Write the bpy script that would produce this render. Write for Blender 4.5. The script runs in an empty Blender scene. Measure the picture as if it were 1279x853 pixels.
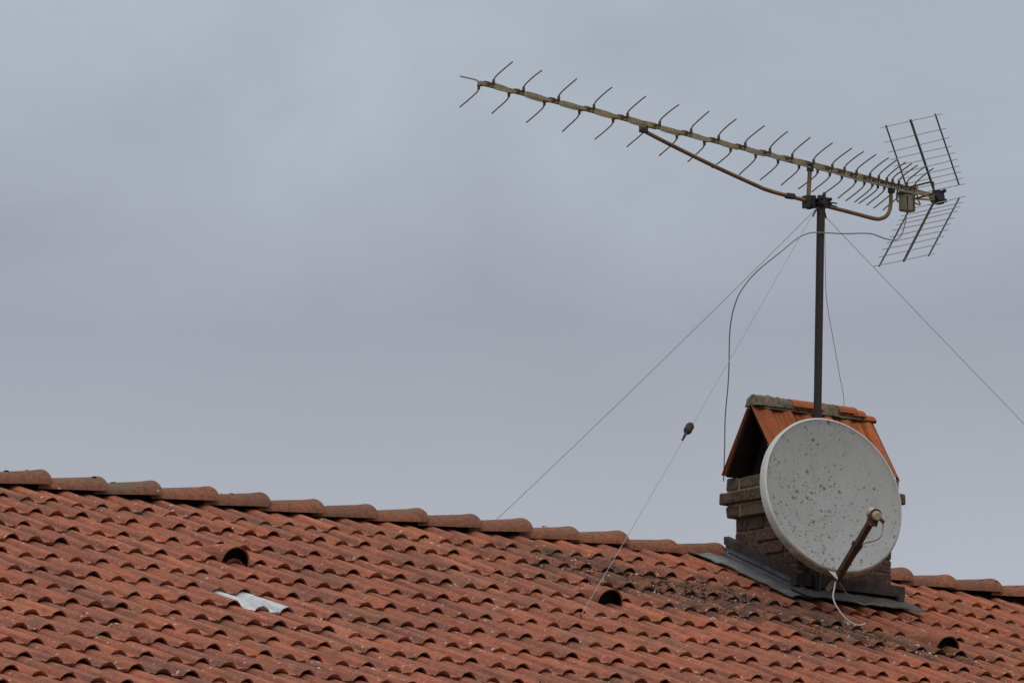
import bpy, math, random
from mathutils import Vector, Matrix, noise as mnoise
R = math.radians
rnd = random.Random(7)
scene = bpy.context.scene
C = scene.collection

# ------------------------------------------------------------------ camera, world, sun, exposure
cam_d = bpy.data.cameras.new('camera')
cam = bpy.data.objects.new('camera', cam_d); C.objects.link(cam)
cam.location = (0, 0, 1.6)
cam.rotation_euler = (math.pi/2 + 0.167263, 0, 0)
cam_d.sensor_width = 36.0
cam_d.lens = 36.0*7500/1279
cam_d.clip_start = 0.5
cam_d.clip_end = 4000
scene.camera = cam

world = bpy.data.worlds.new('World'); scene.world = world
world.use_nodes = True
SUN_EL, SUN_AZ = 44, 168          # a veiled sun high behind the camera
def build_world():
    nt = world.node_tree; N = nt.nodes; L = nt.links
    N.clear()
    out = N.new('ShaderNodeOutputWorld'); bg = N.new('ShaderNodeBackground')
    bg.inputs['Strength'].default_value = 0.1
    sky = N.new('ShaderNodeTexSky'); sky.sky_type = 'NISHITA'; sky.sun_disc = False
    sky.sun_elevation = R(SUN_EL); sky.sun_rotation = R(SUN_AZ)
    tc = N.new('ShaderNodeTexCoord'); sep = N.new('ShaderNodeSeparateXYZ')
    L.new(tc.outputs['Generated'], sep.inputs[0])
    # overcast dome: grey near the horizon, brighter overhead
    ramp = N.new('ShaderNodeValToRGB'); e = ramp.color_ramp.elements
    e[0].position = 0.0; e[0].color = (.43, .455, .51, 1)
    e[1].position = 1.0; e[1].color = (1.0, 1.0, 1.0, 1)
    for pos, col in ((.118, (.455, .475, .53, 1)), (.148, (.385, .405, .458, 1)), (.172, (.340, .362, .417, 1)), (.200, (.375, .410, .465, 1)), (.235, (.44, .49, .55, 1)), (.35, (.58, .61, .65, 1)), (.65, (.88, .90, .92, 1))):
        x = ramp.color_ramp.elements.new(pos); x.color = col
    # soft cloud mottling, stretched sideways
    mp = N.new('ShaderNodeMapping'); mp.inputs['Scale'].default_value = (9, 9, 16)
    mp.inputs['Location'].default_value = (3.1, 1.2, 4.4)
    L.new(tc.outputs['Generated'], mp.inputs[0])
    nz = N.new('ShaderNodeTexNoise'); nz.inputs['Scale'].default_value = 1.0; nz.inputs['Detail'].default_value = 6
    nz.inputs['Roughness'].default_value = .5; nz.inputs['Distortion'].default_value = .4
    L.new(mp.outputs[0], nz.inputs['Vector'])
    # height wobble by noise makes bands drift
    wob = N.new('ShaderNodeMath'); wob.operation = 'MULTIPLY_ADD'
    L.new(nz.outputs['Fac'], wob.inputs[0]); wob.inputs[1].default_value = .05
    sub = N.new('ShaderNodeMath'); sub.operation = 'SUBTRACT'; L.new(sep.outputs['Z'], sub.inputs[0]); sub.inputs[1].default_value = .025
    L.new(sub.outputs[0], wob.inputs[2])
    L.new(wob.outputs[0], ramp.inputs[0])
    mr = N.new('ShaderNodeMapRange'); mr.inputs[1].default_value = .3; mr.inputs[2].default_value = .7
    mr.inputs[3].default_value = .90; mr.inputs[4].default_value = 1.10
    L.new(nz.outputs['Fac'], mr.inputs[0])
    mul = N.new('ShaderNodeVectorMath'); mul.operation = 'SCALE'
    L.new(ramp.outputs[0], mul.inputs[0]); L.new(mr.outputs[0], mul.inputs['Scale'])
    ten = N.new('ShaderNodeVectorMath'); ten.operation = 'SCALE'; ten.inputs['Scale'].default_value = 10.0
    L.new(mul.outputs[0], ten.inputs[0])
    mix = N.new('ShaderNodeMix'); mix.data_type = 'RGBA'; mix.inputs[0].default_value = .96
    L.new(sky.outputs[0], mix.inputs[6]); L.new(ten.outputs[0], mix.inputs[7])
    L.new(mix.outputs[2], bg.inputs['Color']); L.new(bg.outputs[0], out.inputs[0])
build_world()

sun_d = bpy.data.lights.new('sun', 'SUN'); sun = bpy.data.objects.new('sun', sun_d); C.objects.link(sun)
sun_d.energy = 0.9; sun_d.angle = R(25); sun_d.color = (1, .97, .93)
sd = Vector((math.sin(R(SUN_AZ))*math.cos(R(SUN_EL)), math.cos(R(SUN_AZ))*math.cos(R(SUN_EL)), math.sin(R(SUN_EL))))
sun.rotation_euler = sd.to_track_quat('Z', 'Y').to_euler()
vs = scene.view_settings
vs.view_transform = 'Standard'; vs.look = 'None'; vs.exposure = 0; vs.gamma = 1; vs.use_curve_mapping = False

# ------------------------------------------------------------------ house frame: X along the ridge, Y away behind it, Z up; origin on the ridge
AZ = 0.669892
H0 = Vector((-2.85142893, 30.6493849, 6.07820866))
TH = 0.358637; CT = math.cos(TH); ST = math.sin(TH); TT = math.tan(TH)
G = 0.37382; G0 = 0.29926; VR = -0.74926; TW = 0.30
GROUND = -H0.z
RZ = Matrix.Rotation(AZ, 4, 'Z')
def h2w(p): return H0 + RZ @ Vector(p)

def sag(u, v):                       # the old roof is not flat
    u = min(u, 7.5); v = min(v, 4.6)
    a, b = u/6, v/4
    return .04797*a*a + .03064*b*b - .15893*a*b - .00704*a**3 - .01194*a*a*b - .06379*a**4
def roof_pt(u, v, w):                # along ridge, down the slope, off the surface -> house frame
    w += sag(u, v)
    d = v - VR
    return Vector((u, -d*CT - w*ST*1.0, -d*ST + w*CT))
def slope_z(u, b, off=0):            # z of hole plane at house (u,b)
    v = VR - b/CT
    return b*TT + (sag(u, v) + off)/CT

# ------------------------------------------------------------------ mesh helpers
class MB:
    def __init__(s): s.v = []; s.f = []; s.uv = []; s.tint = []; s.cur = .5
    def add(s, vs_, fs, uvs=None, tint=None):
        n = len(s.v); s.v += [tuple(p) for p in vs_]
        s.f += [tuple(i+n for i in f) for f in fs]
        s.uv += (uvs if uvs else [(0, 0)]*len(vs_))
        s.tint += [s.cur if tint is None else tint]*len(vs_)
    def box(s, lo, hi, jit=0, tint=None, bev=0):
        x0, y0, z0 = lo; x1, y1, z1 = hi
        j = lambda: rnd.uniform(-jit, jit)
        if bev <= 0:
            p = [(x+j(), y+j(), z+j()) for z in (z0, z1) for y in (y0, y1) for x in (x0, x1)]
            s.add(p, [(0, 2, 3, 1), (4, 5, 7, 6), (0, 1, 5, 4), (2, 6, 7, 3), (0, 4, 6, 2), (1, 3, 7, 5)], tint=tint)
            return
        # chamfered box: 24 vertices
        P = []; idx = {}
        for iz, z in enumerate((z0, z1)):
            for iy, y in enumerate((y0, y1)):
                for ix, x in enumerate((x0, x1)):
                    sx, sy, sz = (1 if ix == 0 else -1), (1 if iy == 0 else -1), (1 if iz == 0 else -1)
                    jx, jy, jz = j(), j(), j()
                    for ax in range(3):
                        q = [x+jx, y+jy, z+jz]
                        for k, sg in enumerate((sx, sy, sz)):
                            if k != ax: q[k] += sg*bev
                        idx[(ix, iy, iz, ax)] = len(P); P.append(q)
        F = []
        def quad(ax, val):
            o = [a for a in range(3) if a != ax]
            cs = [(0, 0), (1, 0), (1, 1), (0, 1)]
            r = []
            for c in cs:
                t = [0, 0, 0]; t[ax] = val; t[o[0]] = c[0]; t[o[1]] = c[1]; r.append(idx[(t[0], t[1], t[2], ax)])
            F.append(r)
        for ax in range(3):
            for val in (0, 1): quad(ax, val)
        for ax in range(3):
            o = [a for a in range(3) if a != ax]
            for c0 in (0, 1):
                for c1 in (0, 1):
                    r = []
                    for e, fa in ((0, o[0]), (1, o[0]), (1, o[1]), (0, o[1])):
                        t = [0, 0, 0]; t[ax] = e; t[o[0]] = c0; t[o[1]] = c1
                        r.append(idx[(t[0], t[1], t[2], fa)])
                    F.append(r)
        for iz in (0, 1):
            for iy in (0, 1):
                for ix in (0, 1): F.append([idx[(ix, iy, iz, a)] for a in range(3)])
        s.add(P, F, tint=tint)
    def tube(s, pts, r, seg=8, cap=True, tint=None):
        pts = [Vector(p) for p in pts]; n = len(pts)
        rr = r if isinstance(r, (list, tuple)) else [r]*n
        T = []
        for i in range(n):
            d = (pts[min(i+1, n-1)] - pts[max(i-1, 0)]); T.append(d.normalized())
        up = Vector((0, 0, 1)) if abs(T[0].z) < .9 else Vector((1, 0, 0))
        a = T[0].cross(up).normalized()
        V = []
        for i in range(n):
            a = (a - T[i]*a.dot(T[i])).normalized(); b = T[i].cross(a)
            for k in range(seg):
                t = 2*math.pi*k/seg
                V.append(pts[i] + (a*math.cos(t) + b*math.sin(t))*rr[i])
        F = [(i*seg+k, i*seg+(k+1) % seg, (i+1)*seg+(k+1) % seg, (i+1)*seg+k) for i in range(n-1) for k in range(seg)]
        if cap: F += [tuple(range(seg))[::-1], tuple((n-1)*seg+k for k in range(seg))]
        s.add(V, F, tint=tint)
    def bar(s, p0, p1, w, h, upv=(0, 0, 1)):      # rectangular bar
        p0, p1 = Vector(p0), Vector(p1); d = (p1-p0).normalized(); a = d.cross(Vector(upv)).normalized(); b = a.cross(d)
        V = [p + a*(sx*w/2) + b*(sy*h/2) for p in (p0, p1) for sx, sy in ((-1, -1), (1, -1), (1, 1), (-1, 1))]
        s.add(V, [(0, 1, 2, 3), (7, 6, 5, 4), (0, 4, 5, 1), (1, 5, 6, 2), (2, 6, 7, 3), (3, 7, 4, 0)])
    def lump(s, c, r, flat=.6, tint=None, axis=None):
        # irregular octahedral-ish blob, 14 verts
        V = []; F = []
        rings = 3; seg = 6
        ph = rnd.random()*6
        V.append((c[0], c[1], c[2]+r*flat))
        for i in range(1, rings):
            t = math.pi*i/rings
            for k in range(seg):
                q = r*rnd.uniform(.7, 1.25); aa = ph + 2*math.pi*k/seg
                V.append((c[0]+q*math.sin(t)*math.cos(aa), c[1]+q*math.sin(t)*math.sin(aa), c[2]+r*flat*math.cos(t)))
        V.append((c[0], c[1], c[2]-r*flat))
        F += [(0, 1+k, 1+(k+1) % seg) for k in range(seg)]
        F += [(1+k, 1+seg+k, 1+seg+(k+1) % seg, 1+(k+1) % seg) for k in range(seg)]
        e = 1+2*seg
        F += [(1+seg+k, e, 1+seg+(k+1) % seg) for k in range(seg)]
        s.add(V, F, tint=tint)
    def build(s, name, mat, parent=None, base=None, smooth=True, angle=40):
        me = bpy.data.meshes.new(name)
        b = Vector(base) if base is not None else (Vector(parent['_b']) if parent is not None and '_b' in parent else Vector())
        me.from_pydata([tuple(Vector(p)-b) for p in s.v], [], s.f)
        uvl = me.uv_layers.new(name='UVMap')
        li = [l.vertex_index for l in me.loops]
        flat = []
        for i in li: flat += [s.uv[i][0], s.uv[i][1]]
        uvl.data.foreach_set('uv', flat)
        at = me.attributes.new('tint', 'FLOAT', 'POINT'); at.data.foreach_set('value', s.tint)
        me.materials.append(mat); me.update()
        if smooth:
            me.polygons.foreach_set('use_smooth', [True]*len(me.polygons))
            me.set_sharp_from_angle(angle=R(angle))
        o = bpy.data.objects.new(name, me); C.objects.link(o)
        o['_b'] = tuple(b)
        if parent is not None: o.parent = parent
        return o

def thing(name, label, cat, base, group=None):
    o = bpy.data.objects.new(name, None); C.objects.link(o)
    o.empty_display_size = .2
    o['_b'] = tuple(base); o.location = h2w(base); o.rotation_euler = (0, 0, AZ)
    o['label'] = label; o['category'] = cat
    if group: o['group'] = group
    return o
def single(mb, name, mat, label, cat, base, group=None, **k):
    o = mb.build(name, mat, None, base, **k)
    o.location = h2w(base); o.rotation_euler = (0, 0, AZ)
    o['label'] = label; o['category'] = cat
    if group: o['group'] = group
    return o

# ------------------------------------------------------------------ materials
class NT:
    def __init__(s, name):
        s.m = bpy.data.materials.new(name); s.m.use_nodes = True
        s.t = s.m.node_tree; s.N = s.t.nodes; s.L = s.t.links
        s.b = s.N['Principled BSDF']
    def n(s, typ, **k):
        x = s.N.new(typ)
        for a, v in k.items(): setattr(x, a, v)
        return x
    def link(s, a, b): s.L.new(a, b)
    def coord(s, uv=False, scale=(1, 1, 1)):
        tc = s.n('ShaderNodeTexCoord'); mp = s.n('ShaderNodeMapping'); mp.inputs['Scale'].default_value = scale
        s.link(tc.outputs['UV' if uv else 'Object'], mp.inputs[0]); return mp.outputs[0]
    def noise(s, vec, scale, detail=3, rough=.55, dist=0):
        x = s.n('ShaderNodeTexNoise'); x.inputs['Scale'].default_value = scale; x.inputs['Detail'].default_value = detail
        x.inputs['Roughness'].default_value = rough; x.inputs['Distortion'].default_value = dist
        s.link(vec, x.inputs['Vector']); return x.outputs['Fac']
    def rng(s, val, a, b, c=0, d=1):
        x = s.n('ShaderNodeMapRange'); s.link(val, x.inputs[0])
        for i, q in enumerate((a, b, c, d)): x.inputs[i+1].default_value = q
        return x.outputs[0]
    def math(s, op, a, b=None):
        x = s.n('ShaderNodeMath', operation=op)
        for i, q in enumerate((a, b)):
            if q is None: continue
            if isinstance(q, (int, float)): x.inputs[i].default_value = q
            else: s.link(q, x.inputs[i])
        return x.outputs[0]
    def mix(s, fac, a, b, mode='MIX'):
        x = s.n('ShaderNodeMix', data_type='RGBA', blend_type=mode)
        for i, q in ((0, fac), (6, a), (7, b)):
            if isinstance(q, (int, float)): x.inputs[i].default_value = q
            elif isinstance(q, tuple): x.inputs[i].default_value = (*q, 1)
            else: s.link(q, x.inputs[i])
        return x.outputs[2]
    def tint(s):
        x = s.n('ShaderNodeAttribute'); x.attribute_name = 'tint'; return x.outputs['Fac']
    def ramp(s, fac, cols):
        x = s.n('ShaderNodeValToRGB'); e = x.color_ramp.elements
        e[0].position = cols[0][0]; e[0].color = (*cols[0][1], 1)
        e[1].position = cols[-1][0]; e[1].color = (*cols[-1][1], 1)
        for p, c in cols[1:-1]: q = e.new(p); q.color = (*c, 1)
        s.link(fac, x.inputs[0]); return x.outputs[0]
    def bump(s, h, strength=.3, dist=.01):
        x = s.n('ShaderNodeBump'); x.inputs['Strength'].default_value = strength; x.inputs['Distance'].default_value = dist
        s.link(h, x.inputs['Height']); s.link(x.outputs[0], s.b.inputs['Normal'])
    def done(s, col, rough=.85, metal=0, spec=.3):
        if isinstance(col, tuple): s.b.inputs['Base Color'].default_value = (*col, 1)
        else: s.link(col, s.b.inputs['Base Color'])
        if isinstance(rough, (int, float)): s.b.inputs['Roughness'].default_value = rough
        else: s.link(rough, s.b.inputs['Roughness'])
        s.b.inputs['Metallic'].default_value = metal
        s.b.inputs['Specular IOR Level'].default_value = spec
        return s.m

def spots(m, vec, scale, size, keep, soft=.25):
    """scattered specks: a voronoi cell keeps its speck only when its random value is high"""
    v = m.n('ShaderNodeTexVoronoi'); v.inputs['Scale'].default_value = scale
    m.link(vec, v.inputs['Vector'])
    sx = m.n('ShaderNodeSeparateColor'); m.link(v.outputs['Color'], sx.inputs[0])
    k = m.math('GREATER_THAN', sx.outputs[0], 1-keep)
    rad = m.rng(sx.outputs[1], 0, 1, size*.5, size)
    d = m.math('SUBTRACT', rad, v.outputs['Distance'])
    d = m.rng(d, 0, size*soft)
    return m.math('MULTIPLY', k, d)

def mat_tile(name='roof_tile', fresh=False):
    m = NT(name)
    uv = m.coord(uv=True)
    ob = m.coord()
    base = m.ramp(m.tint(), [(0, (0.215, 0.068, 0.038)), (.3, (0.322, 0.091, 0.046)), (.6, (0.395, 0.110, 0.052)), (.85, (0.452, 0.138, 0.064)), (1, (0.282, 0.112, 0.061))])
    if fresh: base = m.ramp(m.tint(), [(0, (.35, .080, .022)), (1, (.52, .135, .036))])
    big = m.noise(uv, .55, 3)
    base = m.mix(m.rng(big, .38, .66, 0, .32), base, (.27, .098, .060) if not fresh else (.30, .12, .06))
    # right-hand part of the roof is cleaner and more orange
    sp = m.n('ShaderNodeSeparateXYZ'); m.link(uv, sp.inputs[0])
    if not fresh:
        base = m.mix(m.rng(sp.outputs[0], 2.5, 6.2, 0, .5), base, (.46, .120, .044))
        upper = m.rng(sp.outputs[1], .3, -.6, 0, .45)
        base = m.mix(upper, base, (.47, .128, .050))
    st = m.noise(m.coord(uv=True, scale=(27, 1.1, 1)), 1.0, 5, .8)  # dark streaks down the tile, also painting in shading of the fine ribs
    base = m.mix(m.rng(st, .42, .60, 0, .85), base, (.125, .046, .032) if not fresh else (.20, .05, .018))
    fine = m.noise(ob, 55, 3, .7)
    base = m.mix(m.rng(fine, .46, .70, 0, .5), base, (.40, .19, .125) if not fresh else (.2, .07, .03))
    fine2 = m.noise(ob, 24, 4, .7)
    base = m.mix(m.rng(fine2, .48, .74, 0, .65), base, (.10, .055, .040))
    if not fresh:
        # dark growth: a band running down from below the ridge towards the chimney foot
        a = m.math('SUBTRACT', sp.outputs[0], 4.25); b = m.math('SUBTRACT', sp.outputs[1], .48)
        cs, sn = math.cos(R(36)), math.sin(R(36))
        al = m.math('ADD', m.math('MULTIPLY', a, cs), m.math('MULTIPLY', b, sn))
        ac = m.math('SUBTRACT', m.math('MULTIPLY', b, cs), m.math('MULTIPLY', a, sn))
        al = m.math('DIVIDE', al, 1.2); ac = m.math('DIVIDE', ac, .52)
        rr = m.math('SQRT', m.math('ADD', m.math('MULTIPLY', al, al), m.math('MULTIPLY', ac, ac)))
        nn = m.noise(uv, 3.2, 4, .7)
        rr = m.math('ADD', rr, m.rng(nn, .28, .72, -.7, .7))
        dirt = m.rng(rr, 1.35, .55)
        nn2 = m.noise(uv, 14, 4, .7)
        dirt = m.math('MULTIPLY', dirt, m.rng(nn2, .30, .52, .15, 1))
        base = m.mix(m.math('MULTIPLY', dirt, .92), base, m.mix(nn2, (.024, .017, .012), (.10, .055, .036)))
        # patches of thinner grey-green film elsewhere
        n3 = m.noise(uv, 1.7, 5, .68)
        n4 = m.noise(uv, 9, 4, .7)
        film = m.math('MULTIPLY', m.rng(n3, .49, .64), m.rng(n4, .40, .60))
        base = m.mix(m.math('MULTIPLY', film, .7), base, (.095, .068, .042))
        w1 = spots(m, uv, 22, .24, .07); 
        w2 = spots(m, uv, 44, .34, .12)
        wn = m.rng(m.noise(uv, 1.1, 3), .38, .6, .25, 1)
        w = m.math('MULTIPLY', m.math('MAXIMUM', w1, w2), wn)
        base = m.mix(m.math('MULTIPLY', w, .75), base, (.62, .50, .45))
    h = m.math('ADD', m.math('MULTIPLY', fine, .6), m.math('MULTIPLY', st, .5))
    m.bump(h, .5, .006)
    return m.done(base, .85, 0, .25)

def mat_ridge():
    m = NT('ridge_tile_clay'); ob = m.coord()
    base = m.ramp(m.tint(), [(0, (.18, .075, .045)), (.5, (.25, .090, .050)), (1, (.31, .10, .052))])
    n1 = m.noise(ob, 3.5, 4, .65); base = m.mix(m.rng(n1, .42, .62, 0, .6), base, (.15, .078, .048))
    n2 = m.noise(ob, 40, 3, .7); base = m.mix(m.rng(n2, .42, .66, 0, .8), base, (.08, .05, .034))
    n3 = m.noise(ob, 1.6, 5, .7)
    gz = m.n('ShaderNodeSeparateXYZ'); g = m.n('ShaderNodeNewGeometry'); m.link(g.outputs['Normal'], gz.inputs[0])
    moss = m.math('MULTIPLY', m.rng(n3, .53, .62), m.rng(gz.outputs[2], .3, .9))
    base = m.mix(m.math('MULTIPLY', moss, .75), base, (.12, .115, .075))
    w = spots(m, ob, 26, .3, .05); base = m.mix(m.math('MULTIPLY', w, .6), base, (.55, .45, .38))
    m.bump(n2, .5, .006)
    return m.done(base, .9, 0, .2)

def simple(name, col, rough=.8, metal=0, var=.3, scale=20, dark=(.03, .03, .03), spec=.3, bump=.2):
    m = NT(name); ob = m.coord()
    n = m.noise(ob, scale, 4, .65)
    c = m.mix(m.rng(n, .4, .72, 0, var), col, dark)
    if bump: m.bump(n, bump, .004)
    return m.done(c, rough, metal, spec)

def mat_brick():
    m = NT('chimney_brick'); ob = m.coord()
    # tint < .5 lower reddish-black bricks; > .5 upper tan ones
    base = m.ramp(m.tint(), [(0, (.045, .028, .024)), (.25, (.075, .04, .032)), (.48, (.105, .055, .042)), (.52, (.085, .058, .040)), (.8, (.125, .098, .068)), (1, (.055, .034, .027))])
    n = m.noise(ob, 18, 4, .7); base = m.mix(m.rng(n, .42, .7, 0, .7), base, (.03, .025, .022))
    n2 = m.noise(ob, 55, 3, .7); base = m.mix(m.rng(n2, .5, .75, 0, .6), base, (.24, .18, .135))
    n3 = m.noise(ob, 5, 3, .6); base = m.mix(m.rng(n3, .52, .66, 0, .45), base, (.10, .085, .055))
    m.bump(n, .7, .008)
    return m.done(base, .95, 0, .15)

def mat_dish():
    m = NT('dish_paint'); ob = m.coord()
    base = (.300, .306, .302)
    sp = m.n('ShaderNodeSeparateXYZ'); m.link(ob, sp.inputs[0])
    n = m.noise(ob, 3, 4, .6); c = m.mix(m.rng(n, .35, .7, 0, .5), base, (.24, .24, .228))
    n1 = m.noise(ob, 60, 3, .7); c = m.mix(m.rng(n1, .5, .75, 0, .35), c, (.17, .165, .145))
    # lichen specks, thicker low down on the left half
    g = m.rng(sp.outputs[2], .30, -.22, .28, 1.0)
    gn = m.rng(m.noise(ob, 8, 4, .7), .43, .55, .08, 1.15)
    gx = m.rng(sp.outputs[0], .22, -.06, .25, 1.1)
    dens = m.math('MULTIPLY', m.math('MULTIPLY', g, gn), gx)
    def sp_l(scale, size, keep):
        v = m.n('ShaderNodeTexVoronoi'); v.inputs['Scale'].default_value = scale
        mpn = m.noise(ob, scale*1.6, 2, .6)
        m.link(ob, v.inputs['Vector'])
        sx = m.n('ShaderNodeSeparateColor'); m.link(v.outputs['Color'], sx.inputs[0])
        th = m.math('SUBTRACT', 1.0, m.math('MULTIPLY', dens, keep))
        k = m.math('GREATER_THAN', sx.outputs[0], th)
        rad = m.math('MULTIPLY', m.rng(sx.outputs[1], 0, 1, size*.4, size), m.rng(mpn, .3, .7, .6, 1.4))
        return m.math('MULTIPLY', k, m.rng(m.math('SUBTRACT', rad, v.outputs['Distance']), 0, size*.4))
    s1 = sp_l(30, .40, 1.5); s2 = sp_l(62, .44, 1.5); s3 = sp_l(15, .24, 1.2)
    s = m.math('MAXIMUM', m.math('MAXIMUM', s1, s2), s3)
    c = m.mix(m.math('MULTIPLY', s, .8), c, (.065, .062, .052))
    rs = m.noise(m.coord(scale=(9, 9, 1.2)), 2.5, 3, .6)
    c = m.mix(m.rng(rs, .5, .7, 0, .28), c, (.19, .185, .17))
    return m.done(c, .65, 0, .3)

M = {}
M['tile'] = mat_tile()
M['fresh'] = mat_tile('cover_tile_clay', True)
M['ridge'] = mat_ridge()
M['brick'] = mat_brick()
M['mortar'] = simple('chimney_mortar', (.30, .245, .17), .95, 0, .7, 22, (.05, .042, .035), .1, .6)
M['mortar_dark'] = simple('sooty_mortar', (.12, .095, .072), .95, 0, .8, 22, (.03, .025, .022), .1, .6)
M['lump'] = simple('ridge_mortar', (.17, .145, .10), .95, 0, .85, 30, (.05, .04, .028), .1, .8)
M['zinc'] = simple('flashing_zinc', (.125, .14, .15), .65, .15, .85, 11, (.045, .034, .030), .3, .4)
M['zinc_dark'] = simple('flashing_sooted', (.062, .046, .042), .85, .05, .9, 16, (.02, .014, .013), .2, .4)
M['apron'] = simple('apron_lead', (.18, .19, .19), .7, .1, .75, 13, (.075, .065, .052), .3, .5)
M['apron_front'] = simple('apron_sooted_lead', (.085, .082, .08), .85, .05, .9, 7, (.045, .032, .026), .25, .5)
M['soot'] = simple('soot', (.012, .011, .011), .95, 0, .3, 8, (.006, .006, .006), .1, 0)  # near-black for sooty chimney parts and for shade painted in gaps
M['mast'] = simple('mast_steel', (.030, .025, .026), .6, .3, .5, 14, (.055, .028, .02), .3, .2)
M['dish'] = mat_dish()
M['dishback'] = simple('dish_rim_paint', (.46, .46, .43), .7, 0, .5, 10, (.22, .17, .11), .3, .1)
def mat_rim():
    m = NT('dish_rim'); ob = m.coord(); sp = m.n('ShaderNodeSeparateXYZ'); m.link(ob, sp.inputs[0])
    n = m.noise(ob, 14, 4, .7)
    low = m.math('MULTIPLY', m.rng(sp.outputs[2], -.05, -.36), m.rng(n, .3, .55, .3, 1))
    c = m.mix(m.math('MULTIPLY', low, .8), (.46, .47, .46), (.17, .12, .08))
    return m.done(c, .6, 0, .35)
M['rim'] = mat_rim()
M['alloy'] = simple('weathered_alloy', (.31, .245, .13), .5, .45, .55, 30, (.09, .065, .04), .4, .2)
M['armtube'] = simple('rusty_tube', (.20, .12, .06), .55, .35, .6, 16, (.06, .03, .022), .4, .2)
M['rod'] = simple('director_rod', (.21, .195, .15), .5, .5, .5, 20, (.06, .05, .035), .4, 0)
M['wirerod'] = simple('reflector_rod', (.60, .61, .62), .5, .1, .3, 20, (.36, .35, .34), .5, 0)
M['bracket'] = simple('director_bracket', (.085, .065, .04), .6, .3, .5, 25, (.04, .028, .02), .3, 0)
M['strut'] = simple('reflector_strut', (.07, .052, .038), .6, .3, .4, 20, (.03, .02, .016), .3, 0)
M['plastic'] = simple('black_plastic', (.022, .021, .021), .5, 0, .3, 30, (.01, .01, .01), .4, .1)
M['box'] = simple('balun_plastic', (.22, .20, .145), .55, 0, .45, 25, (.10, .08, .05), .4, .1)
M['cable'] = simple('cable_sheath', (.21, .21, .20), .6, 0, .4, 12, (.07, .07, .06), .3, 0)
M['cable_white'] = simple('white_cable_sheath', (.42, .38, .35), .55, 0, .4, 12, (.22, .18, .16), .3, 0)
M['guy'] = simple('guy_wire', (.36, .36, .37), .5, .3, .4, 30, (.08, .07, .06), .4, 0)
M['rust'] = simple('rusty_steel', (.16, .055, .022), .85, .15, .75, 22, (.045, .022, .018), .2, .4)
M['feed'] = simple('feed_arm_paint', (.10, .056, .040), .75, .1, .8, 30, (.035, .022, .019), .25, .2)
M['lnb'] = simple('lnb_plastic', (.42, .38, .29), .6, 0, .6, 30, (.15, .11, .07), .3, .1)
M['insul'] = simple('insulator_ceramic', (.022, .010, .008), .75, 0, .4, 25, (.02, .015, .012), .5, .1)
M['plaster'] = simple('wall_render', (.55, .50, .40), .9, 0, .3, 3, (.35, .31, .25), .2, .3)
M['wood'] = simple('painted_wood', (.10, .06, .035), .7, 0, .5, 14, (.04, .025, .015), .3, .3)
M['sootwood'] = simple('sooted_board', (.022, .013, .010), .9, 0, .5, 14, (.01, .008, .007), .1, .2)
M['glasspane'] = simple('window_glass', (.03, .035, .04), .08, 0, .1, 3, (.02, .02, .02), .6, 0)
M['grass'] = simple('lawn', (.06, .085, .03), .95, 0, .6, 1.2, (.04, .05, .02), .1, .4)
M['moss'] = simple('moss', (.042, .031, .019), .98, 0, .7, 40, (.016, .012, .009), .05, .8)
M['lichen'] = simple('lichen', (.60, .56, .49), .95, 0, .5, 60, (.34, .28, .23), .1, .6)
def mat_pale():
    m = NT('acrylic_tile'); uv = m.coord(uv=True, scale=(30, 3, 1)); n = m.noise(uv, 1, 4, .7)
    n2 = m.noise(m.coord(), 22, 4, .7)
    c = m.mix(m.rng(n, .35, .7), (.64, .66, .68), (.30, .32, .33)); c = m.mix(m.rng(n2, .48, .7, 0, .7), c, (.22, .24, .21))
    m.b.inputs['Transmission Weight'].default_value = .12
    return m.done(c, .35, 0, .5)
M['pale'] = mat_pale()

# ------------------------------------------------------------------ ground and house
gm = MB(); gm.add([(-2500, -2500, 0), (2500, -2500, 0), (2500, 2500, 0), (-2500, 2500, 0)], [(0, 1, 2, 3)])
ground = gm.build('ground', M['grass']); ground['kind'] = 'structure'

house = thing('house', 'house under the big orange-red pantile roof that fills the bottom of the picture', 'house', (2.7, 0, GROUND))

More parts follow.
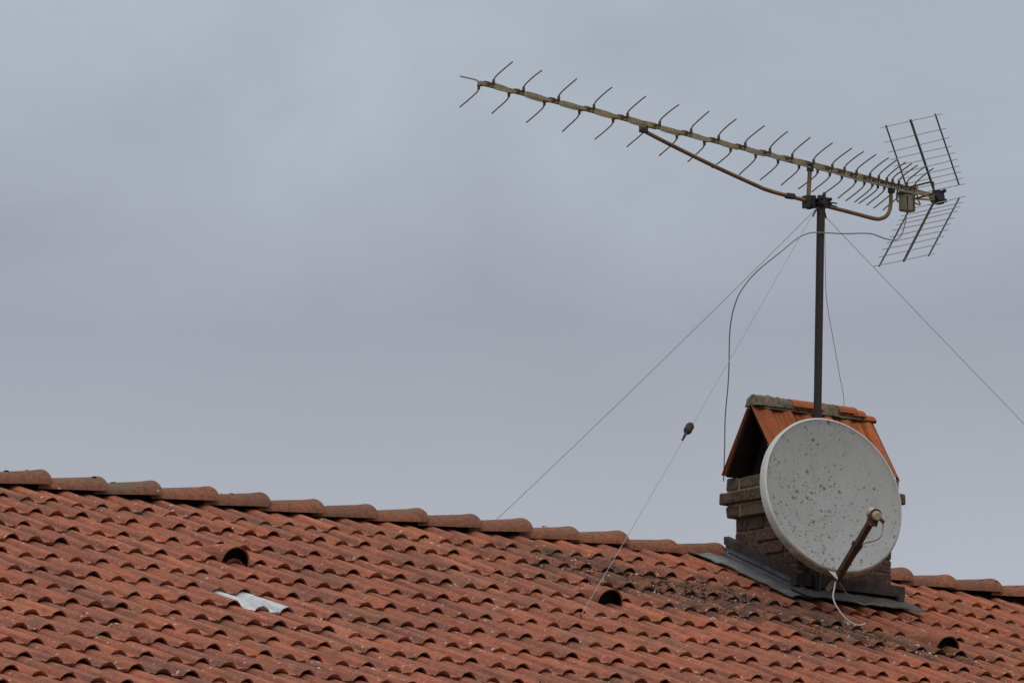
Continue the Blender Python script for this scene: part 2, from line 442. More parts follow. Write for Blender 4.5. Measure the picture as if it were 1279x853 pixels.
# tile profile --------------------------------------------------------------
def bump_f(x, hw):
    x = abs(x)/hw
    if x >= 1: return 0.0
    return (1 - x*x)**.8                          # round-backed roll
NX = 48
SS = [i/NX*TW for i in range(NX+1)]
def prof(s, t):
    """height of tile top above the roof plane; s across (0..TW), t 0 head .. 1 tail"""
    rollA = bump_f(s-.10, .043); rollB = bump_f(s-.25, .042)
    amp = .0165 + .0095*t
    pan = -.0335 + .0150*t
    w = pan + amp*rollA + (amp+.004)*rollB
    w += .0045*max(0, min(1, (s-.165)/.02))*(1 if s < TW-.0005 else .0)   # half the tile steps up a little
    for c0, dp in ((.018, .003), (.050, .0035), (.084, .0018), (.122, .0018), (.152, .0035), (.178, .003), (.203, .0035), (.236, .0018), (.272, .002)):   # grooves running down the tile
        w -= dp*max(0, 1-abs(s-c0)/.0075)
    return w
def add_tile(mb, u0, vt, length, tint, P, lift=0, yaw=0, nt=4, extra=0.0, ridge_row=False):
    """one interlocking tile: u0 left edge, vt position of its lower edge"""
    rows = []
    for it in range(nt+1):
        t = it/nt; v = vt - length*(1-t)
        row = []
        for s in SS:
            w = prof(s, t) + lift*t + extra
            if ridge_row: w -= .004*(1-t)
            row.append((u0+s + yaw*(1-t), v, w))
        rows.append(row)
    V = []; UV = []
    for row in rows:
        for (u, v, w) in row: V.append(P(u, v, w)); UV.append((u, v))
    n = NX+1
    F = [(i*n+k, (i+1)*n+k, (i+1)*n+k+1, i*n+k+1) for i in range(nt) for k in range(NX)]
    mb.add(V, F, UV, tint)
    # front edge: thin over the pan, thick closed face at roll A, thin lip at hollow roll B
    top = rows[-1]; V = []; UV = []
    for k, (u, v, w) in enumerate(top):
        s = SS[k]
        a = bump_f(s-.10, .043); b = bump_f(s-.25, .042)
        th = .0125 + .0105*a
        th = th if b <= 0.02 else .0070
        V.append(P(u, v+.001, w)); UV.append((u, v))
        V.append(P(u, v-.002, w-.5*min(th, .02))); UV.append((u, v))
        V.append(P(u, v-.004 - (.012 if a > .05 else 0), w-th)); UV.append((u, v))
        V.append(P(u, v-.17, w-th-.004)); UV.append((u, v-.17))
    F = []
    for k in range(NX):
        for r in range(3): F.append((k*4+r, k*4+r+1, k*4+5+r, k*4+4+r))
    mb.add(V, F, UV, min(.85, tint+.25))  # front faces tinted lighter to offset the shade they lie in
    # right side edge
    V = []; UV = []
    for it in range(nt+1):
        u, v, w = rows[it][-2]; V += [P(u+.0101, v, w), P(u+.0101, v, w-.012)]; UV += [(u, v)]*2
    mb.add(V, [(2*i, 2*i+1, 2*i+3, 2*i+2) for i in range(nt)], UV, tint)

rt = random.Random(11)
front = MB()
PALE = []
def tile_u0(j): return j*TW+.05
ROWS = range(0, 16)
def row_v(r): return -G0 if r == 0 else (r-1)*G
row_shift = {r: rt.uniform(-.008, .008) for r in ROWS}
for r in ROWS:
    vt = row_v(r); ln = .415 if r > 0 else .42
    for j in range(-14, 32):
        tint = min(1, max(0, rt.gauss(.5, .2)))
        if rt.random() < .04: tint = rt.choice((.02, .98, .9))
        u0 = tile_u0(j) + row_shift[r] + rt.uniform(-.003, .003); dv = rt.gauss(0, .008); lf = max(-.002, rt.gauss(.001, .0025))
        if rt.random() < .03: dv += rt.uniform(.01, .025)
        yw = rt.gauss(0, .004)
        if r == 6 and j == 0: PALE.append((u0, vt, ln, tint, lf)); continue
        # tiles cut away inside the chimney
        um = u0+.15; bm_ = -(vt-.2-VR)*CT
        if 5.10 < um < 5.75 and -.66 < bm_ < -.25: continue
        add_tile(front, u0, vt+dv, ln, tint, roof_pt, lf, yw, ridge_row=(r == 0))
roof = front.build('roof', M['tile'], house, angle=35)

for (u0, vt, ln, tint, lf) in PALE:
    mb = MB(); add_tile(mb, u0+.004, vt+.012, ln, .5, roof_pt, lf+.006)
    o = mb.build('skylight_tile', M['pale'], roof, angle=35); o['label'] = 'single pale grey translucent tile among the red ones'

# back slope: same tiles facing the other way
def back_pt(u, v, w):
    p = roof_pt(u, v, w); return Vector((u, -p.y, p.z))
backm = MB()
for r in range(0, 14):
    for j in range(-14, 32):
        add_tile(backm, tile_u0(j), row_v(r), .415, rt.uniform(.2, .8), back_pt, rt.uniform(-.001, .003), nt=2)
# mirrored tiles need flipped faces
backm.f = [f[::-1] for f in backm.f]
back = backm.build('roof', M['tile'], house, angle=35)

# deck under the tiles, walls, gutter, fascia, windows (below the picture)
deck = MB()
U0, U1 = -4.15, 9.65
for sgn in (1, -1):
    nU, nV = 24, 10
    V = []
    for i in range(nU+1):
        for k in range(nV+1):
            u = U0+.03 + (U1-U0-.06)*i/nU; v = VR + .02 + (5.15-VR)*k/nV
            p = roof_pt(u, v, -.085); V.append((p.x, p.y*sgn, p.z))
    deck.add(V, [(i*(nV+1)+k, (i+1)*(nV+1)+k, (i+1)*(nV+1)+k+1, i*(nV+1)+k+1) for i in range(nU) for k in range(nV)])
deck.build('roof_deck', M['wood'], house)
wl = MB(); ez = -2.15
for sgn in (1, -1):
    y = 4.9*sgn
    wl.box((U0+.3, min(y, y-.3*sgn), GROUND), (U1-.3, max(y, y-.3*sgn), ez))
for x0, x1 in ((U0+.3, U0+.6), (U1-.6, U1-.3)):
    V = [(x, yy, zz) for x in (x0, x1) for yy, zz in ((-4.6, GROUND), (4.6, GROUND), (4.6, ez+.05), (0, -.42), (-4.6, ez+.05))]
    wl.add(V, [(0, 1, 2, 3, 4), (9, 8, 7, 6, 5), (0, 5, 6, 1), (1, 6, 7, 2), (2, 7, 8, 3), (3, 8, 9, 4), (4, 9, 5, 0)])
wl.build('wall', M['plaster'], house, smooth=False)
gt = MB()
for sgn in (1, -1):
    gt.tube([(U0, -5.62*sgn, ez-.13), (U1, -5.62*sgn, ez-.13)], .06, 10)
gt.build('gutter', M['zinc'], house)
for x in (-2.4, .6, 3.6, 6.6):
    mb = MB(); mb.box((x, -4.93, -4.9), (x+1.2, -4.88, -3.4), bev=.008)
    fr = mb.build('window', M['wood'], house, smooth=False)
    mb = MB(); mb.box((x+.08, -4.94, -4.82), (x+.56, -4.925, -3.48)); mb.box((x+.64, -4.94, -4.82), (x+1.12, -4.925, -3.48))
    mb.build('pane', M['glasspane'], fr, smooth=False)

# ridge tiles ---------------------------------------------------------------
EDGE = [(-4.3, -.035), (.4, -.008), (2.2, 0), (3.3, .005), (4.4, .0), (4.8, -.007), (6.5, -.034), (7.2, -.045), (9.8, -.10)]
def edge_z(u):
    for (a, za), (b, zb) in zip(EDGE, EDGE[1:]):
        if u <= b: return za + (zb-za)*(u-a)/(b-a)
    return EDGE[-1][1]
def ridge_cap(ue, tint):
    mb = MB(); nl, ns = 7, 16
    L = .415
    V = []; W = []
    yaw = rnd.uniform(-.012, .012); hh = rnd.uniform(-.006, .005); tl = rnd.uniform(-.007, .006)
    for i in range(nl+1):
        t = i/nl; u = ue-L*(1-t)
        hw = .108+.026*t; ht = .064+.024*t + (.004 if t > .93 else 0)
        if t > .93: hw += .003
        z0 = edge_z(ue)*t + edge_z(ue-L)*(1-t) + hh + tl*t - .034 + .022*t
        for k in range(ns+1):
            a = math.pi*k/ns
            V.append((u, -hw*math.cos(a)*1.0+yaw*t, z0 + ht*(math.sin(a)**1.05)))
            W.append((u, -(hw-.014)*math.cos(a)+yaw*t, z0 + (ht-.014)*(math.sin(a)**1.05)))
    n = ns+1
    mb.add(V, [(i*n+k, (i+1)*n+k, (i+1)*n+k+1, i*n+k+1) for i in range(nl) for k in range(ns)], tint=tint)
    mb.add(W, [(i*n+k, i*n+k+1, (i+1)*n+k+1, (i+1)*n+k) for i in range(nl) for k in range(ns)], tint=tint)
    E = V[-n:] + W[-n:]; mb.add(E, [(k, n+k, n+k+1, k+1) for k in range(ns)], tint=tint)
    E = V[:n] + W[:n]; mb.add(E, [(k, k+1, n+k+1, n+k) for k in range(ns)], tint=tint)
    for k0 in (0, ns):
        E = []
        for i in range(nl+1): E += [V[i*n+k0], W[i*n+k0]]
        mb.add(E, [(2*i, 2*i+1, 2*i+3, 2*i+2) for i in range(nl)], tint=tint)
    return mb.build('ridge_tile', M['ridge'], roof, angle=50)
ends = [.478+.3545*k for k in range(-13, 26)]
for ue in ends:
    if 5.14 < ue < 6.1: continue
    if ue > U1: continue
    ridge_cap(ue+rnd.uniform(-.010, .010), rnd.uniform(.1, 1))
# black strip along the ridge, painting the shade in the gap under the caps
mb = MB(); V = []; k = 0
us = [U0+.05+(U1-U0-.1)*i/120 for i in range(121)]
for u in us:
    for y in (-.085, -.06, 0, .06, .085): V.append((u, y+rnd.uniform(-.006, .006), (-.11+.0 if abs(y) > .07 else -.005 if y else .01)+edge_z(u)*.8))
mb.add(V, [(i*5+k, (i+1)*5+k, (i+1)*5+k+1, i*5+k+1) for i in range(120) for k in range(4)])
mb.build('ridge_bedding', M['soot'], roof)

# ventilation tiles ----------------------------------------------------------
def vent(u, v, lab):
    mb = MB(); nl, ns = 10, 16; rows_o = []; rows_i = []
    for i in range(nl+1):
        t = i/nl                                   # 0 upslope .. 1 mouth
        q = math.sin(t*math.pi/2)**.8
        hw = .045 + .044*q; ht = .004 + .112*q**1.3
        for k in range(ns+1):
            a = math.pi*k/ns
            rows_o.append(roof_pt(u - hw*math.cos(a), v-.36*(1-t), -.038 + ht*math.sin(a)**.75))
            rows_i.append(roof_pt(u - (hw-.007)*math.cos(a), v-.36*(1-t)-.004, -.040 + max(0, ht-.007)*math.sin(a)**.75))
    n = ns+1
    mb.add(rows_o, [(i*n+k, (i+1)*n+k, (i+1)*n+k+1, i*n+k+1) for i in range(nl) for k in range(ns)], [(u+.2*k/ns, v-.36*(1-i/nl)) for i in range(nl+1) for k in range(n)], .35)
    E = rows_o[-n:] + rows_i[-n:]; mb.add(E, [(k, n+k, n+k+1, k+1) for k in range(ns)], [(u, v)]*(2*n), .3)
    o = mb.build('vent_tile', M['tile'], roof, angle=60)
    V = []
    for k in range(ns+1):
        a = math.pi*k/ns; V.append(roof_pt(u-.080*math.cos(a), v-.05, -.03+.102*math.sin(a)**.75))
    bk = MB(); bk.add(V, [tuple(range(ns+1))]); bk.cur = 0  # black back and inner face paint in the shade of the mouth
    bk.add(rows_i[3*n:], [(i*n+k, i*n+k+1, (i+1)*n+k+1, (i+1)*n+k) for i in range(nl-3) for k in range(ns)])
    x = bk.build('vent_lining', M['soot'], roof)
    x.parent = roof
    if lab: o['label'] = lab
    return o
vent(.73, .78, 'hooded vent tile nearest the left edge, dark arched mouth')
vent(3.11, .855, 'hooded vent tile under the thin guy wire, dark arched mouth')
vent(5.365, 1.04, 'hooded vent tile right of the chimney foot, dark arched mouth')

# moss and lichen growing on the tiles -----------------------------------------
def tile_top(u, v):
    x = (u-.05) % TW
    r = max(0, math.floor((v+G0)/G0) if v < 0 else 1+math.ceil(v/G - 1e-6))
    if v <= -G0: r = 0
    elif v <= 0: r = 1
    else: r = 1+math.ceil(v/G)
    t = 1-(row_v(r)-v)/.415
    return prof(x, max(0, min(1, t)))
rm = random.Random(5)
mo = MB(); li = MB(); cnt = 0
cs, sn = math.cos(R(36)), math.sin(R(36))
def band(u, v):
    a, b = u-4.25, v-.46
    al = (a*cs+b*sn)/1.3; ac = (b*cs-a*sn)/.40
    return math.sqrt(al*al+ac*ac) + .9*(mnoise.noise(Vector((u*2.2, v*3.5, 3))))
while cnt < 2000:
    u = rm.uniform(2.0, 7.2); v = rm.uniform(-.4, 2.6)
    if band(u, v) > rm.uniform(.3, 1.2): continue
    if mnoise.noise(Vector((u*9, v*9, 7))) < -.05: continue
    if 4.95 < u < 5.9 and v < .33: continue
    cnt += 1
    r = rm.uniform(.003, .006)+.003*rm.random()**3
    p = roof_pt(u, v, tile_top(u, v)-r*.05)
    mo.lump(p, r, .55)
# moss sitting in the lower lips of some tiles all over the roof
for _ in range(900):
    r = rm.randrange(1, 14); j = rm.randrange(-10, 29)
    u = tile_u0(j)+rm.choice((.10, .25, .175, .03))+rm.uniform(-.03, .03)
    v = row_v(r) + rm.uniform(-.02, .03)
    if mnoise.noise(Vector((u*.7, v*.9, 9))) < -.02: continue
    if 4.95 < u < 5.9 and v < .33: continue
    q = rm.uniform(.003, .007)
    mo.lump(roof_pt(u, v, tile_top(u, v)+q*.2), q, .5)
for ue in ends:
    if 5.14 < ue < 6.1 or ue > U1: continue
    for _ in range(rm.randrange(0, 9)):
        t = min(1, rm.random()**.6); a = math.pi*rm.uniform(.2, .7)
        hw = .108+.026*t; ht = .064+.024*t; L = .415
        z0 = edge_z(ue)*t + edge_z(ue-L)*(1-t) - .034 + .022*t
        q = rm.uniform(.006, .014)
        mo.lump((ue-L*(1-t), -hw*math.cos(a), z0+ht*math.sin(a)**1.05), q, .28)
o = mo.build('moss', M['moss']); o.location = H0; o.rotation_euler = (0, 0, AZ); o['kind'] = 'stuff'
for _ in range(850):
    if rm.random() < .45:
        u = rm.uniform(2.4, 6.2); v = rm.uniform(-.3, 2.2)
        if band(u, v) > 1.5: continue
    else:
        u = rm.uniform(-3.5, 7.5); v = rm.uniform(-.4, 4.2)
        if mnoise.noise(Vector((u*.8, v*1.3, 1))) < 0: continue
    if 4.95 < u < 5.9 and v < .33: continue
    for _ in range(rm.choice((1, 1, 1, 2, 4))):
        r = rm.uniform(.004, .011); uu, vv = u+rm.uniform(-.03, .03), v+rm.uniform(-.03, .03)
        li.lump(roof_pt(uu, vv, tile_top(uu, vv)+.002), r*.8, .7)
o = li.build('lichen', M['lichen']); o.location = H0; o.rotation_euler = (0, 0, AZ); o['kind'] = 'stuff'

# ------------------------------------------------------------------ chimney (part of the house)
cu0, cu1, cb0, cb1 = 5.085, 5.79, -.735, -.20     # lower stack
mb = MB()
mb.box((cu0+.006, cb0+.006, -.75), (cu1-.006, cb1-.006, .26))
chim = mb.build('chimney', M['mortar_dark'], house, smooth=False)
mb = MB(); mb.box((cu0-.029, cb0-.029, .19), (cu1+.029, cb1+.029, .405)); mb.build('corbel', M['mortar'], chim, smooth=False)
chim['label'] = 'sooty corbelled brick chimney with a little tiled gable roof'
br = MB(); rb = random.Random(3)
def course(z, h, off, k, tl, th):
    x0, x1, y0, y1 = cu0-off, cu1+off, cb0-off, cb1+off
    d = .105; g = .012
    def run(a, b, fn, start):
        p = a; first = start
        while p < b-.03:
            L = first if first else rb.choice((.235, .235, .11)); first = None
            e = min(p+L, b)
            if b-e < .05: e = b
            fn(p, e-g if e < b else e); p = e
    st = rb.choice((None, .11, .17))
    jj = .0045
    run(x0, x1, lambda a, b: br.box((a, y0+rb.uniform(-.004, .005), z), (b, y0+d, z+h-g), jj, rb.uniform(tl, th), .006), st)
    run(x0, x1, lambda a, b: br.box((a, y1-d, z), (b, y1+rb.uniform(-.004, .004), z+h-g), jj, rb.uniform(tl, th), .006), st)
    st = rb.choice((None, .11, .17))
    run(y0+d+g, y1-d-g, lambda a, b: br.box((x0+rb.uniform(-.005, .004), a, z), (x0+d, b, z+h-g), jj, rb.uniform(tl, th), .006), st)
    run(y0+d+g, y1-d-g, lambda a, b: br.box((x1-d, a, z), (x1+rb.uniform(-.004, .005), b, z+h-g), jj, rb.uniform(tl, th), .006), st)
z = .343; H = .077
course(z, H+.005, .035, 0, .55, .85)
course(z-H, H, .062, 1, .52, .92)
course(z-2*H, H, .035, 2, .5, .95)
for i in range(3, 13): course(z-i*H, H, .0, i, .0, .45)
br.build('brickwork', M['brick'], chim, smooth=False)

# uneven mortar crown
cr = MB(); V = []
nx_, ny_ = 14, 10
for i in range(nx_+1):
    for k in range(ny_+1):
        u = cu0-.03+(cu1-cu0+.06)*i/nx_; b = cb0-.03+(cb1-cb0+.06)*k/ny_
        ed = i in (0, nx_) or k in (0, ny_)
        V.append((u, b, .413 + (0 if ed else .012+rnd.uniform(-.006, .008))))
cr.add(V, [(i*(ny_+1)+k, (i+1)*(ny_+1)+k, (i+1)*(ny_+1)+k+1, i*(ny_+1)+k+1) for i in range(nx_) for k in range(ny_)])
cr.build('mortar_crown', M['soot'], chim)

# gabled cover
ap_b, ap_z = -.465, .80; ev_b, ev_z = .222, .415    # apex; eave offset and z
def cover_pt(sign):
    L = math.hypot(ev_b, ap_z-ev_z); dx, dz = ev_b/L, (ev_z-ap_z)/L
    def P(u, v, w):
        # v from 0 (apex) to L ; w off the surface
        return Vector((u, ap_b + sign*(dx*v - dz*w*1), ap_z + dz*v + dx*w))
    return P, L
for sign, nm in ((-1, 'front'), (1, 'rear')):
    P, L = cover_pt(sign)
    mb = MB()
    for j in range(3):
        add_tile(mb, 4.972+j*.2995, L+.01+rnd.uniform(-.008, .008), L-.004+rnd.uniform(-.02, .01), rnd.random(), P, .002, nt=5, extra=.042)
    # board under the tiles, set in from the ends
    uu0, uu1 = 4.985, 5.865
    V = [P(u, v, w) for w in (.004, -.012) for u in (uu0, uu1) for v in (.0, L)]
    mb2 = MB(); mb2.add(V, [(0, 1, 3, 2), (4, 6, 7, 5), (0, 2, 6, 4), (1, 5, 7, 3), (0, 4, 5, 1), (2, 3, 7, 6)])
    if sign > 0: mb.f = [f[::-1] for f in mb.f]
    o = mb.build('cover_tiles', M['fresh'], chim, angle=35)
    mb2.build('cover_board', M['sootwood'] if sign > 0 else M['soot'], chim, smooth=False)
# closed far gable, and a black block filling the open gable
mb = MB()
for x in (5.72, 5.80):
    mb.v += [(x, ap_b-ev_b+.02, .40), (x, ap_b+ev_b-.02, .40), (x, ap_b, ap_z-.02)]; mb.uv += [(0, 0)]*3; mb.tint += [.1]*3
mb.f = [(0, 2, 1), (3, 4, 5), (0, 1, 4, 3), (1, 2, 5, 4), (2, 0, 3, 5)]
mb.build('gable_infill', M['brick'], chim, smooth=False)
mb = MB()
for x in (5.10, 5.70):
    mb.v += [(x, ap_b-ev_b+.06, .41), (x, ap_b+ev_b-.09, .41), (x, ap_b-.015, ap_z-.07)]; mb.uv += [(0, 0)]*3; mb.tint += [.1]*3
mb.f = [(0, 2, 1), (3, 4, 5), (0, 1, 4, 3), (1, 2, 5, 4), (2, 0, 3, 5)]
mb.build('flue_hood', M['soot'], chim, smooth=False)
# mortar and broken ridge pieces on the cover
mb = MB(); rl = random.Random(21)
def crust(u0, u1, hgt, wid, z0=0.0):
    n = int((u1-u0)/.02)+1; ns = 9; V = []
    for i in range(n+1):
        u = u0+(u1-u0)*i/n
        e = min(1, min(i, n-i)/1.5+.35)
        for k in range(ns+1):
            a = math.pi*k/ns; q = e*(1+.28*mnoise.noise(Vector((u*22, k*.7, 5))))
            V.append((u, ap_b - wid*q*math.cos(a), ap_z+z0-.018 + hgt*q*math.sin(a)))
    m_ = ns+1
    mb.add(V, [(i*m_+k, (i+1)*m_+k, (i+1)*m_+k+1, i*m_+k+1) for i in range(n) for k in range(ns)])
    mb.add(V[:m_], [tuple(range(m_))]); mb.add(V[-m_:], [tuple(range(m_))[::-1]])
crust(4.975, 5.27, .064, .060, .010)
crust(5.45, 5.62, .070, .058, .0)
crust(5.02, 5.80, .048, .052, -.004)
mb.build('ridge_mortar', M['lump'], chim, angle=60)
def half(u0, u1, z0, wid, hgt, tint):
    ns = 12; V = []; mb = MB()
    for u in (u0, (u0+u1)/2, u1):
        for k in range(ns+1):
            a = math.pi*(.06+.88*k/ns)
            V.append((u, ap_b-wid*math.cos(a), z0+hgt*math.sin(a)))
    m_ = ns+1
    mb.add(V, [(i*m_+k, (i+1)*m_+k, (i+1)*m_+k+1, i*m_+k+1) for i in range(2) for k in range(ns)], tint=tint)
    W = [(x, ap_b+(y-ap_b)*.82, zz-.012) for x, y, zz in V]
    mb.add(W, [(i*m_+k, i*m_+k+1, (i+1)*m_+k+1, (i+1)*m_+k) for i in range(2) for k in range(ns)], tint=tint)
    for s0 in (0, 2*m_):
        mb.add(V[s0:s0+m_]+W[s0:s0+m_], [(k, m_+k, m_+k+1, k+1) for k in range(ns)], tint=tint)
    mb.build('broken_ridge_tile', M['fresh'], chim, angle=60)
half(5.25, 5.47, ap_z-.006, .070, .062, .8)
half(5.60, 5.74, ap_z-.002, .066, .058, .2)
half(5.70, 5.80, ap_z-.012, .066, .054, .5)
half(5.785, 5.875, ap_z-.03, .066, .048, .1)

# flashing: boards round the foot and a dressed sheet on the tiles
def fl_side(x, sgn, mat, nm, lo, hi, out, b_a=-.14, b_b=-.80, n=8):
    mb = MB(); V = []
    for i in range(n+1):
        b = b_a+(b_b-b_a)*i/n; zz = slope_z(x, b)
        wv = .009*mnoise.noise(Vector((b*9, out*90, lo*30))); hi_ = hi+.008*mnoise.noise(Vector((b*7, lo*50, 3)))
        for q in ((x, zz+hi_), (x+sgn*(out+wv), zz+hi_-.006), (x+sgn*(out+wv), zz+lo), (x, zz+lo-.002)): V.append((q[0], b, q[1]))
    F = [(i*4+k, (i+1)*4+k, (i+1)*4+(k+1) % 4, i*4+(k+1) % 4) for i in range(n) for k in range(4)]
    F += [(0, 1, 2, 3), (n*4+3, n*4+2, n*4+1, n*4)]
    if sgn > 0: F = [f[::-1] for f in F]
    mb.add(V, F); return mb.build(nm, mat, chim, angle=30)
fl_side(cu0+.005, -1, M['zinc_dark'], 'flashing', .080, .128, .042, -.145, -.79)
fl_side(cu0+.005, -1, M['zinc'], 'flashing', .045, .082, .028, -.15, -.785)
fl_side(cu0+.005, -1, M['zinc'], 'flashing', -.005, .040, .050, -.15, -.80)
fl_side(cu1-.005, 1, M['zinc'], 'flashing', .05, .105, .032, -.15, -.785)
fl_side(cu1-.005, 1, M['zinc_dark'], 'flashing', -.005, .06, .045, -.15, -.80)
def fl_front(z_lo, z_hi, out, mat, x0, x1):
    mb = MB(); n = 10; V = []
    for i in range(n+1):
        x = x0+(x1-x0)*i/n; wv = .009*mnoise.noise(Vector((x*8, out*90, z_lo*30)))
        b = cb0-.002; s = slope_z(x, b)-slope_z(cu0, b)
        for q in ((b, z_hi), (b-out-wv, z_hi-.008), (b-out-wv, z_lo), (b, z_lo-.004)): V.append((x, q[0], q[1]+s*.6))
    F = [(i*4+(k+1) % 4, (i+1)*4+(k+1) % 4, (i+1)*4+k, i*4+k) for i in range(n) for k in range(4)]
    F += [(3, 2, 1, 0), (n*4, n*4+1, n*4+2, n*4+3)]
    mb.add(V, F); return mb.build('flashing', mat, chim, angle=30)
fl_front(-.250, -.180, .050, M['zinc_dark'], cu0-.05, cu1+.055)
fl_front(-.37, -.256, .032, M['zinc_dark'], cu0-.045, cu1+.02)
def sheet(name, u0, u1, b0, b1, mat, lift, nu=16, nb=8, edge=.0):
    mb = MB(); V = []; UV = []
    for i in range(nu+1):
        for k in range(nb+1):
            u = u0+(u1-u0)*i/nu; b = b0+(b1-b0)*k/nb
            v = VR-b/CT
            # dressed over the tiles: follows their waves softly
            wf = .55 if nu < nb else .16
            w = wf*tile_top(u, v)+(1-wf)*.006 + lift + .004*mnoise.noise(Vector((u*9, b*9, 2)))
            if k == nb: b += .02*mnoise.noise(Vector((u*7, 1, 1)))
            if i == 0: u += .015*mnoise.noise(Vector((b*6, 4, 1)))
            V.append((u, b, slope_z(u, b, w)))
    n = nb+1
    mb.add(V, [(i*n+k, i*n+k+1, (i+1)*n+k+1, (i+1)*n+k) for i in range(nu) for k in range(nb)])
    th = [(x, y, z_-.006) for x, y, z_ in V]
    mb.add(th, [(i*n+k, (i+1)*n+k, (i+1)*n+k+1, i*n+k+1) for i in range(nu) for k in range(nb)])
    for idx in ([i*n+nb for i in range(nu+1)], list(range(n)), [nu*n+k for k in range(n)]):
        E = []
        for q in idx: E += [V[q], th[q]]
        mb.add(E, [(2*i, 2*i+1, 2*i+3, 2*i+2) for i in range(len(idx)-1)])
    return mb.build(name, mat, chim, angle=60)
sheet('lead_apron', 4.90, cu0-.0, -.13, -.90, M['apron'], .022, 6, 22)
sheet('lead_apron', 4.98, 5.87, -.75, -.955, M['apron_front'], .030, 26, 7)
sheet('lead_apron', cu1, 5.90, -.13, -.80, M['zinc'], .022, 6, 16)
sheet('lead_apron', 4.80, 4.915, -.13, -.30, M['apron'], .02, 4, 5)

# ------------------------------------------------------------------ television antenna on its mast
BP = -.745
mast_b = -.79
ant = thing('television_antenna', 'long many-armed rooftop television antenna on a dark mast in front of the chimney', 'antenna', (5.19, mast_b, -.1))
mb = MB(); mb.tube([(5.182, mast_b, -.28), (5.196, mast_b, .72), (5.236, mast_b, 1.955)], .0225, 14)
mast = mb.build('mast', M['mast'], ant)
mb = MB(); mb.tube([(5.2357, mast_b, 1.953), (5.2362, mast_b, 1.975)], [.0245, .019], 14); mb.build('mast_cap', M['plastic'], mast)

def boom_z(u): return 2.312 + (2.088-2.312)*(u-2.829)/(6.174-2.829)
mb = MB()
bs = .0200
mb.bar((2.822, BP, boom_z(2.822)), (6.165, BP, boom_z(6.165)), bs, bs)
boom = mb.build('boom', M['alloy'], ant, smooth=False)
mb = MB()
for u in (4.02, 5.06):
    mb = MB(); mb.bar((u-.05, BP, boom_z(u)+.0+.05*.067), (u+.05, BP, boom_z(u)-.05*.067), bs+.007, bs+.007)
    mb.build('boom_joint', M['alloy'], boom, smooth=False)

# one cross-shaped director, copied along the boom
ST = [2.869, 3.077, 3.323, 3.57, 3.809, 4.038, 4.267, 4.467, 4.661, 4.844, 5.01, 5.168, 5.308, 5.4, 5.491, 5.594, 5.661, 5.722, 5.765, 5.814, 5.875, 5.937]
def rod_path(base, sy, sz, k, wob):
    P = lambda x, y, z_: (base[0]+x, base[1]+y, base[2]+z_)
    return [P(-.014*sy, sy*.046, 0), P(-.013*sy, sy*.048, sz*.015), P(-.012*sy, sy*.054, sz*.026), P(-.010*sy, sy*.072, sz*.036),
            P(-.006*sy, sy*.12*k, sz*.053), P(-.003*sy, sy*.17*k, sz*.0695), P(wob, sy*.222*k, sz*.086)]
def director(scale=1.0, wob=0):
    base = (ST[0], BP, boom_z(ST[0]))
    P = lambda x, y, z_: (base[0]+x, base[1]+y, base[2]+z_)
    bk = MB()
    bk.bar(P(.016, -.052, .0), P(-.016, .052, .0), .013, .011)
    for sy in (-1, 1): bk.bar(P(-.014*sy, sy*.046, -.022), P(-.014*sy, sy*.046, .022), .011, .010, (1, 0, 0))
    bk.box(P(-.020, -.011, .006), P(.020, .011, .017), bev=.003)
    d = bk.build('director', M['bracket'], ant, smooth=False)
    rods = []
    for sy in (-1, 1):
        for sz in (1, -1):
            r = MB(); r.tube(rod_path(base, sy, sz, scale, wob), .0042, 6); rods.append(r.build('rod', M['rod'], d))
    return d, rods
protos = [director(1.0), director(.97, .004)]
ra = random.Random(2)
for i, u in enumerate(ST):
    d, rods = protos[i % 2]
    if i >= 2:
        d0, d = d, d.copy(); C.objects.link(d); d.parent = ant
        for r in rods: c = r.copy(); C.objects.link(c); c.parent = d
    d['group'] = 'cross-shaped directors along the boom'
    # origin at the antenna base: rotate about the boom point slightly, then shift
    off = Vector((u-ST[0], 0, boom_z(u)-boom_z(ST[0])))
    piv = Vector((ST[0], BP, boom_z(ST[0]))) - Vector(ant['_b'])
    rot = Matrix.Rotation(ra.uniform(-.035, .035), 4, 'Y') @ Matrix.Rotation(ra.uniform(-.03, .03), 4, 'Z') @ Matrix.Rotation(ra.uniform(-.02, .02), 4, 'X')
    d.matrix_local = Matrix.Translation(off) @ Matrix.Translation(piv) @ rot @ Matrix.Translation(-piv)

# support arm beneath the boom
def smooth_path(pts, n=6):
    P = [Vector(p) for p in pts]; out = []
    for i in range(len(P)-1):
        p0 = P[max(i-1, 0)]; p1 = P[i]; p2 = P[i+1]; p3 = P[min(i+2, len(P)-1)]
        for k in range(n):
            t = k/n
            out.append(.5*((2*p1)+(p2-p0)*t+(2*p0-5*p1+4*p2-p3)*t*t+(3*p1-p0-3*p2+p3)*t**3))
    out.append(P[-1]); return out
mb = MB()
arm = [(3.965, BP, 2.215), (4.0, BP, 2.188), (4.415, BP, 2.076), (4.767, BP, 1.993), (4.90, BP, 1.967), (5.123, BP, 1.948), (5.303, BP, 1.932), (5.52, BP, 1.915), (5.66, BP, 1.903), (5.72, BP, 1.905), (5.775, BP, 1.932), (5.803, BP, 1.988), (5.81, BP, 2.105)]
mb.tube(smooth_path(arm, 5), .0115, 10)
sa = mb.build('support_arm', M['armtube'], ant)
mb = MB()
mb.tube([(5.197, BP, boom_z(5.197)), (5.18, BP, 1.95)], .0125, 10)
mb.build('upright_strut', M['armtube'], ant)
mb = MB()
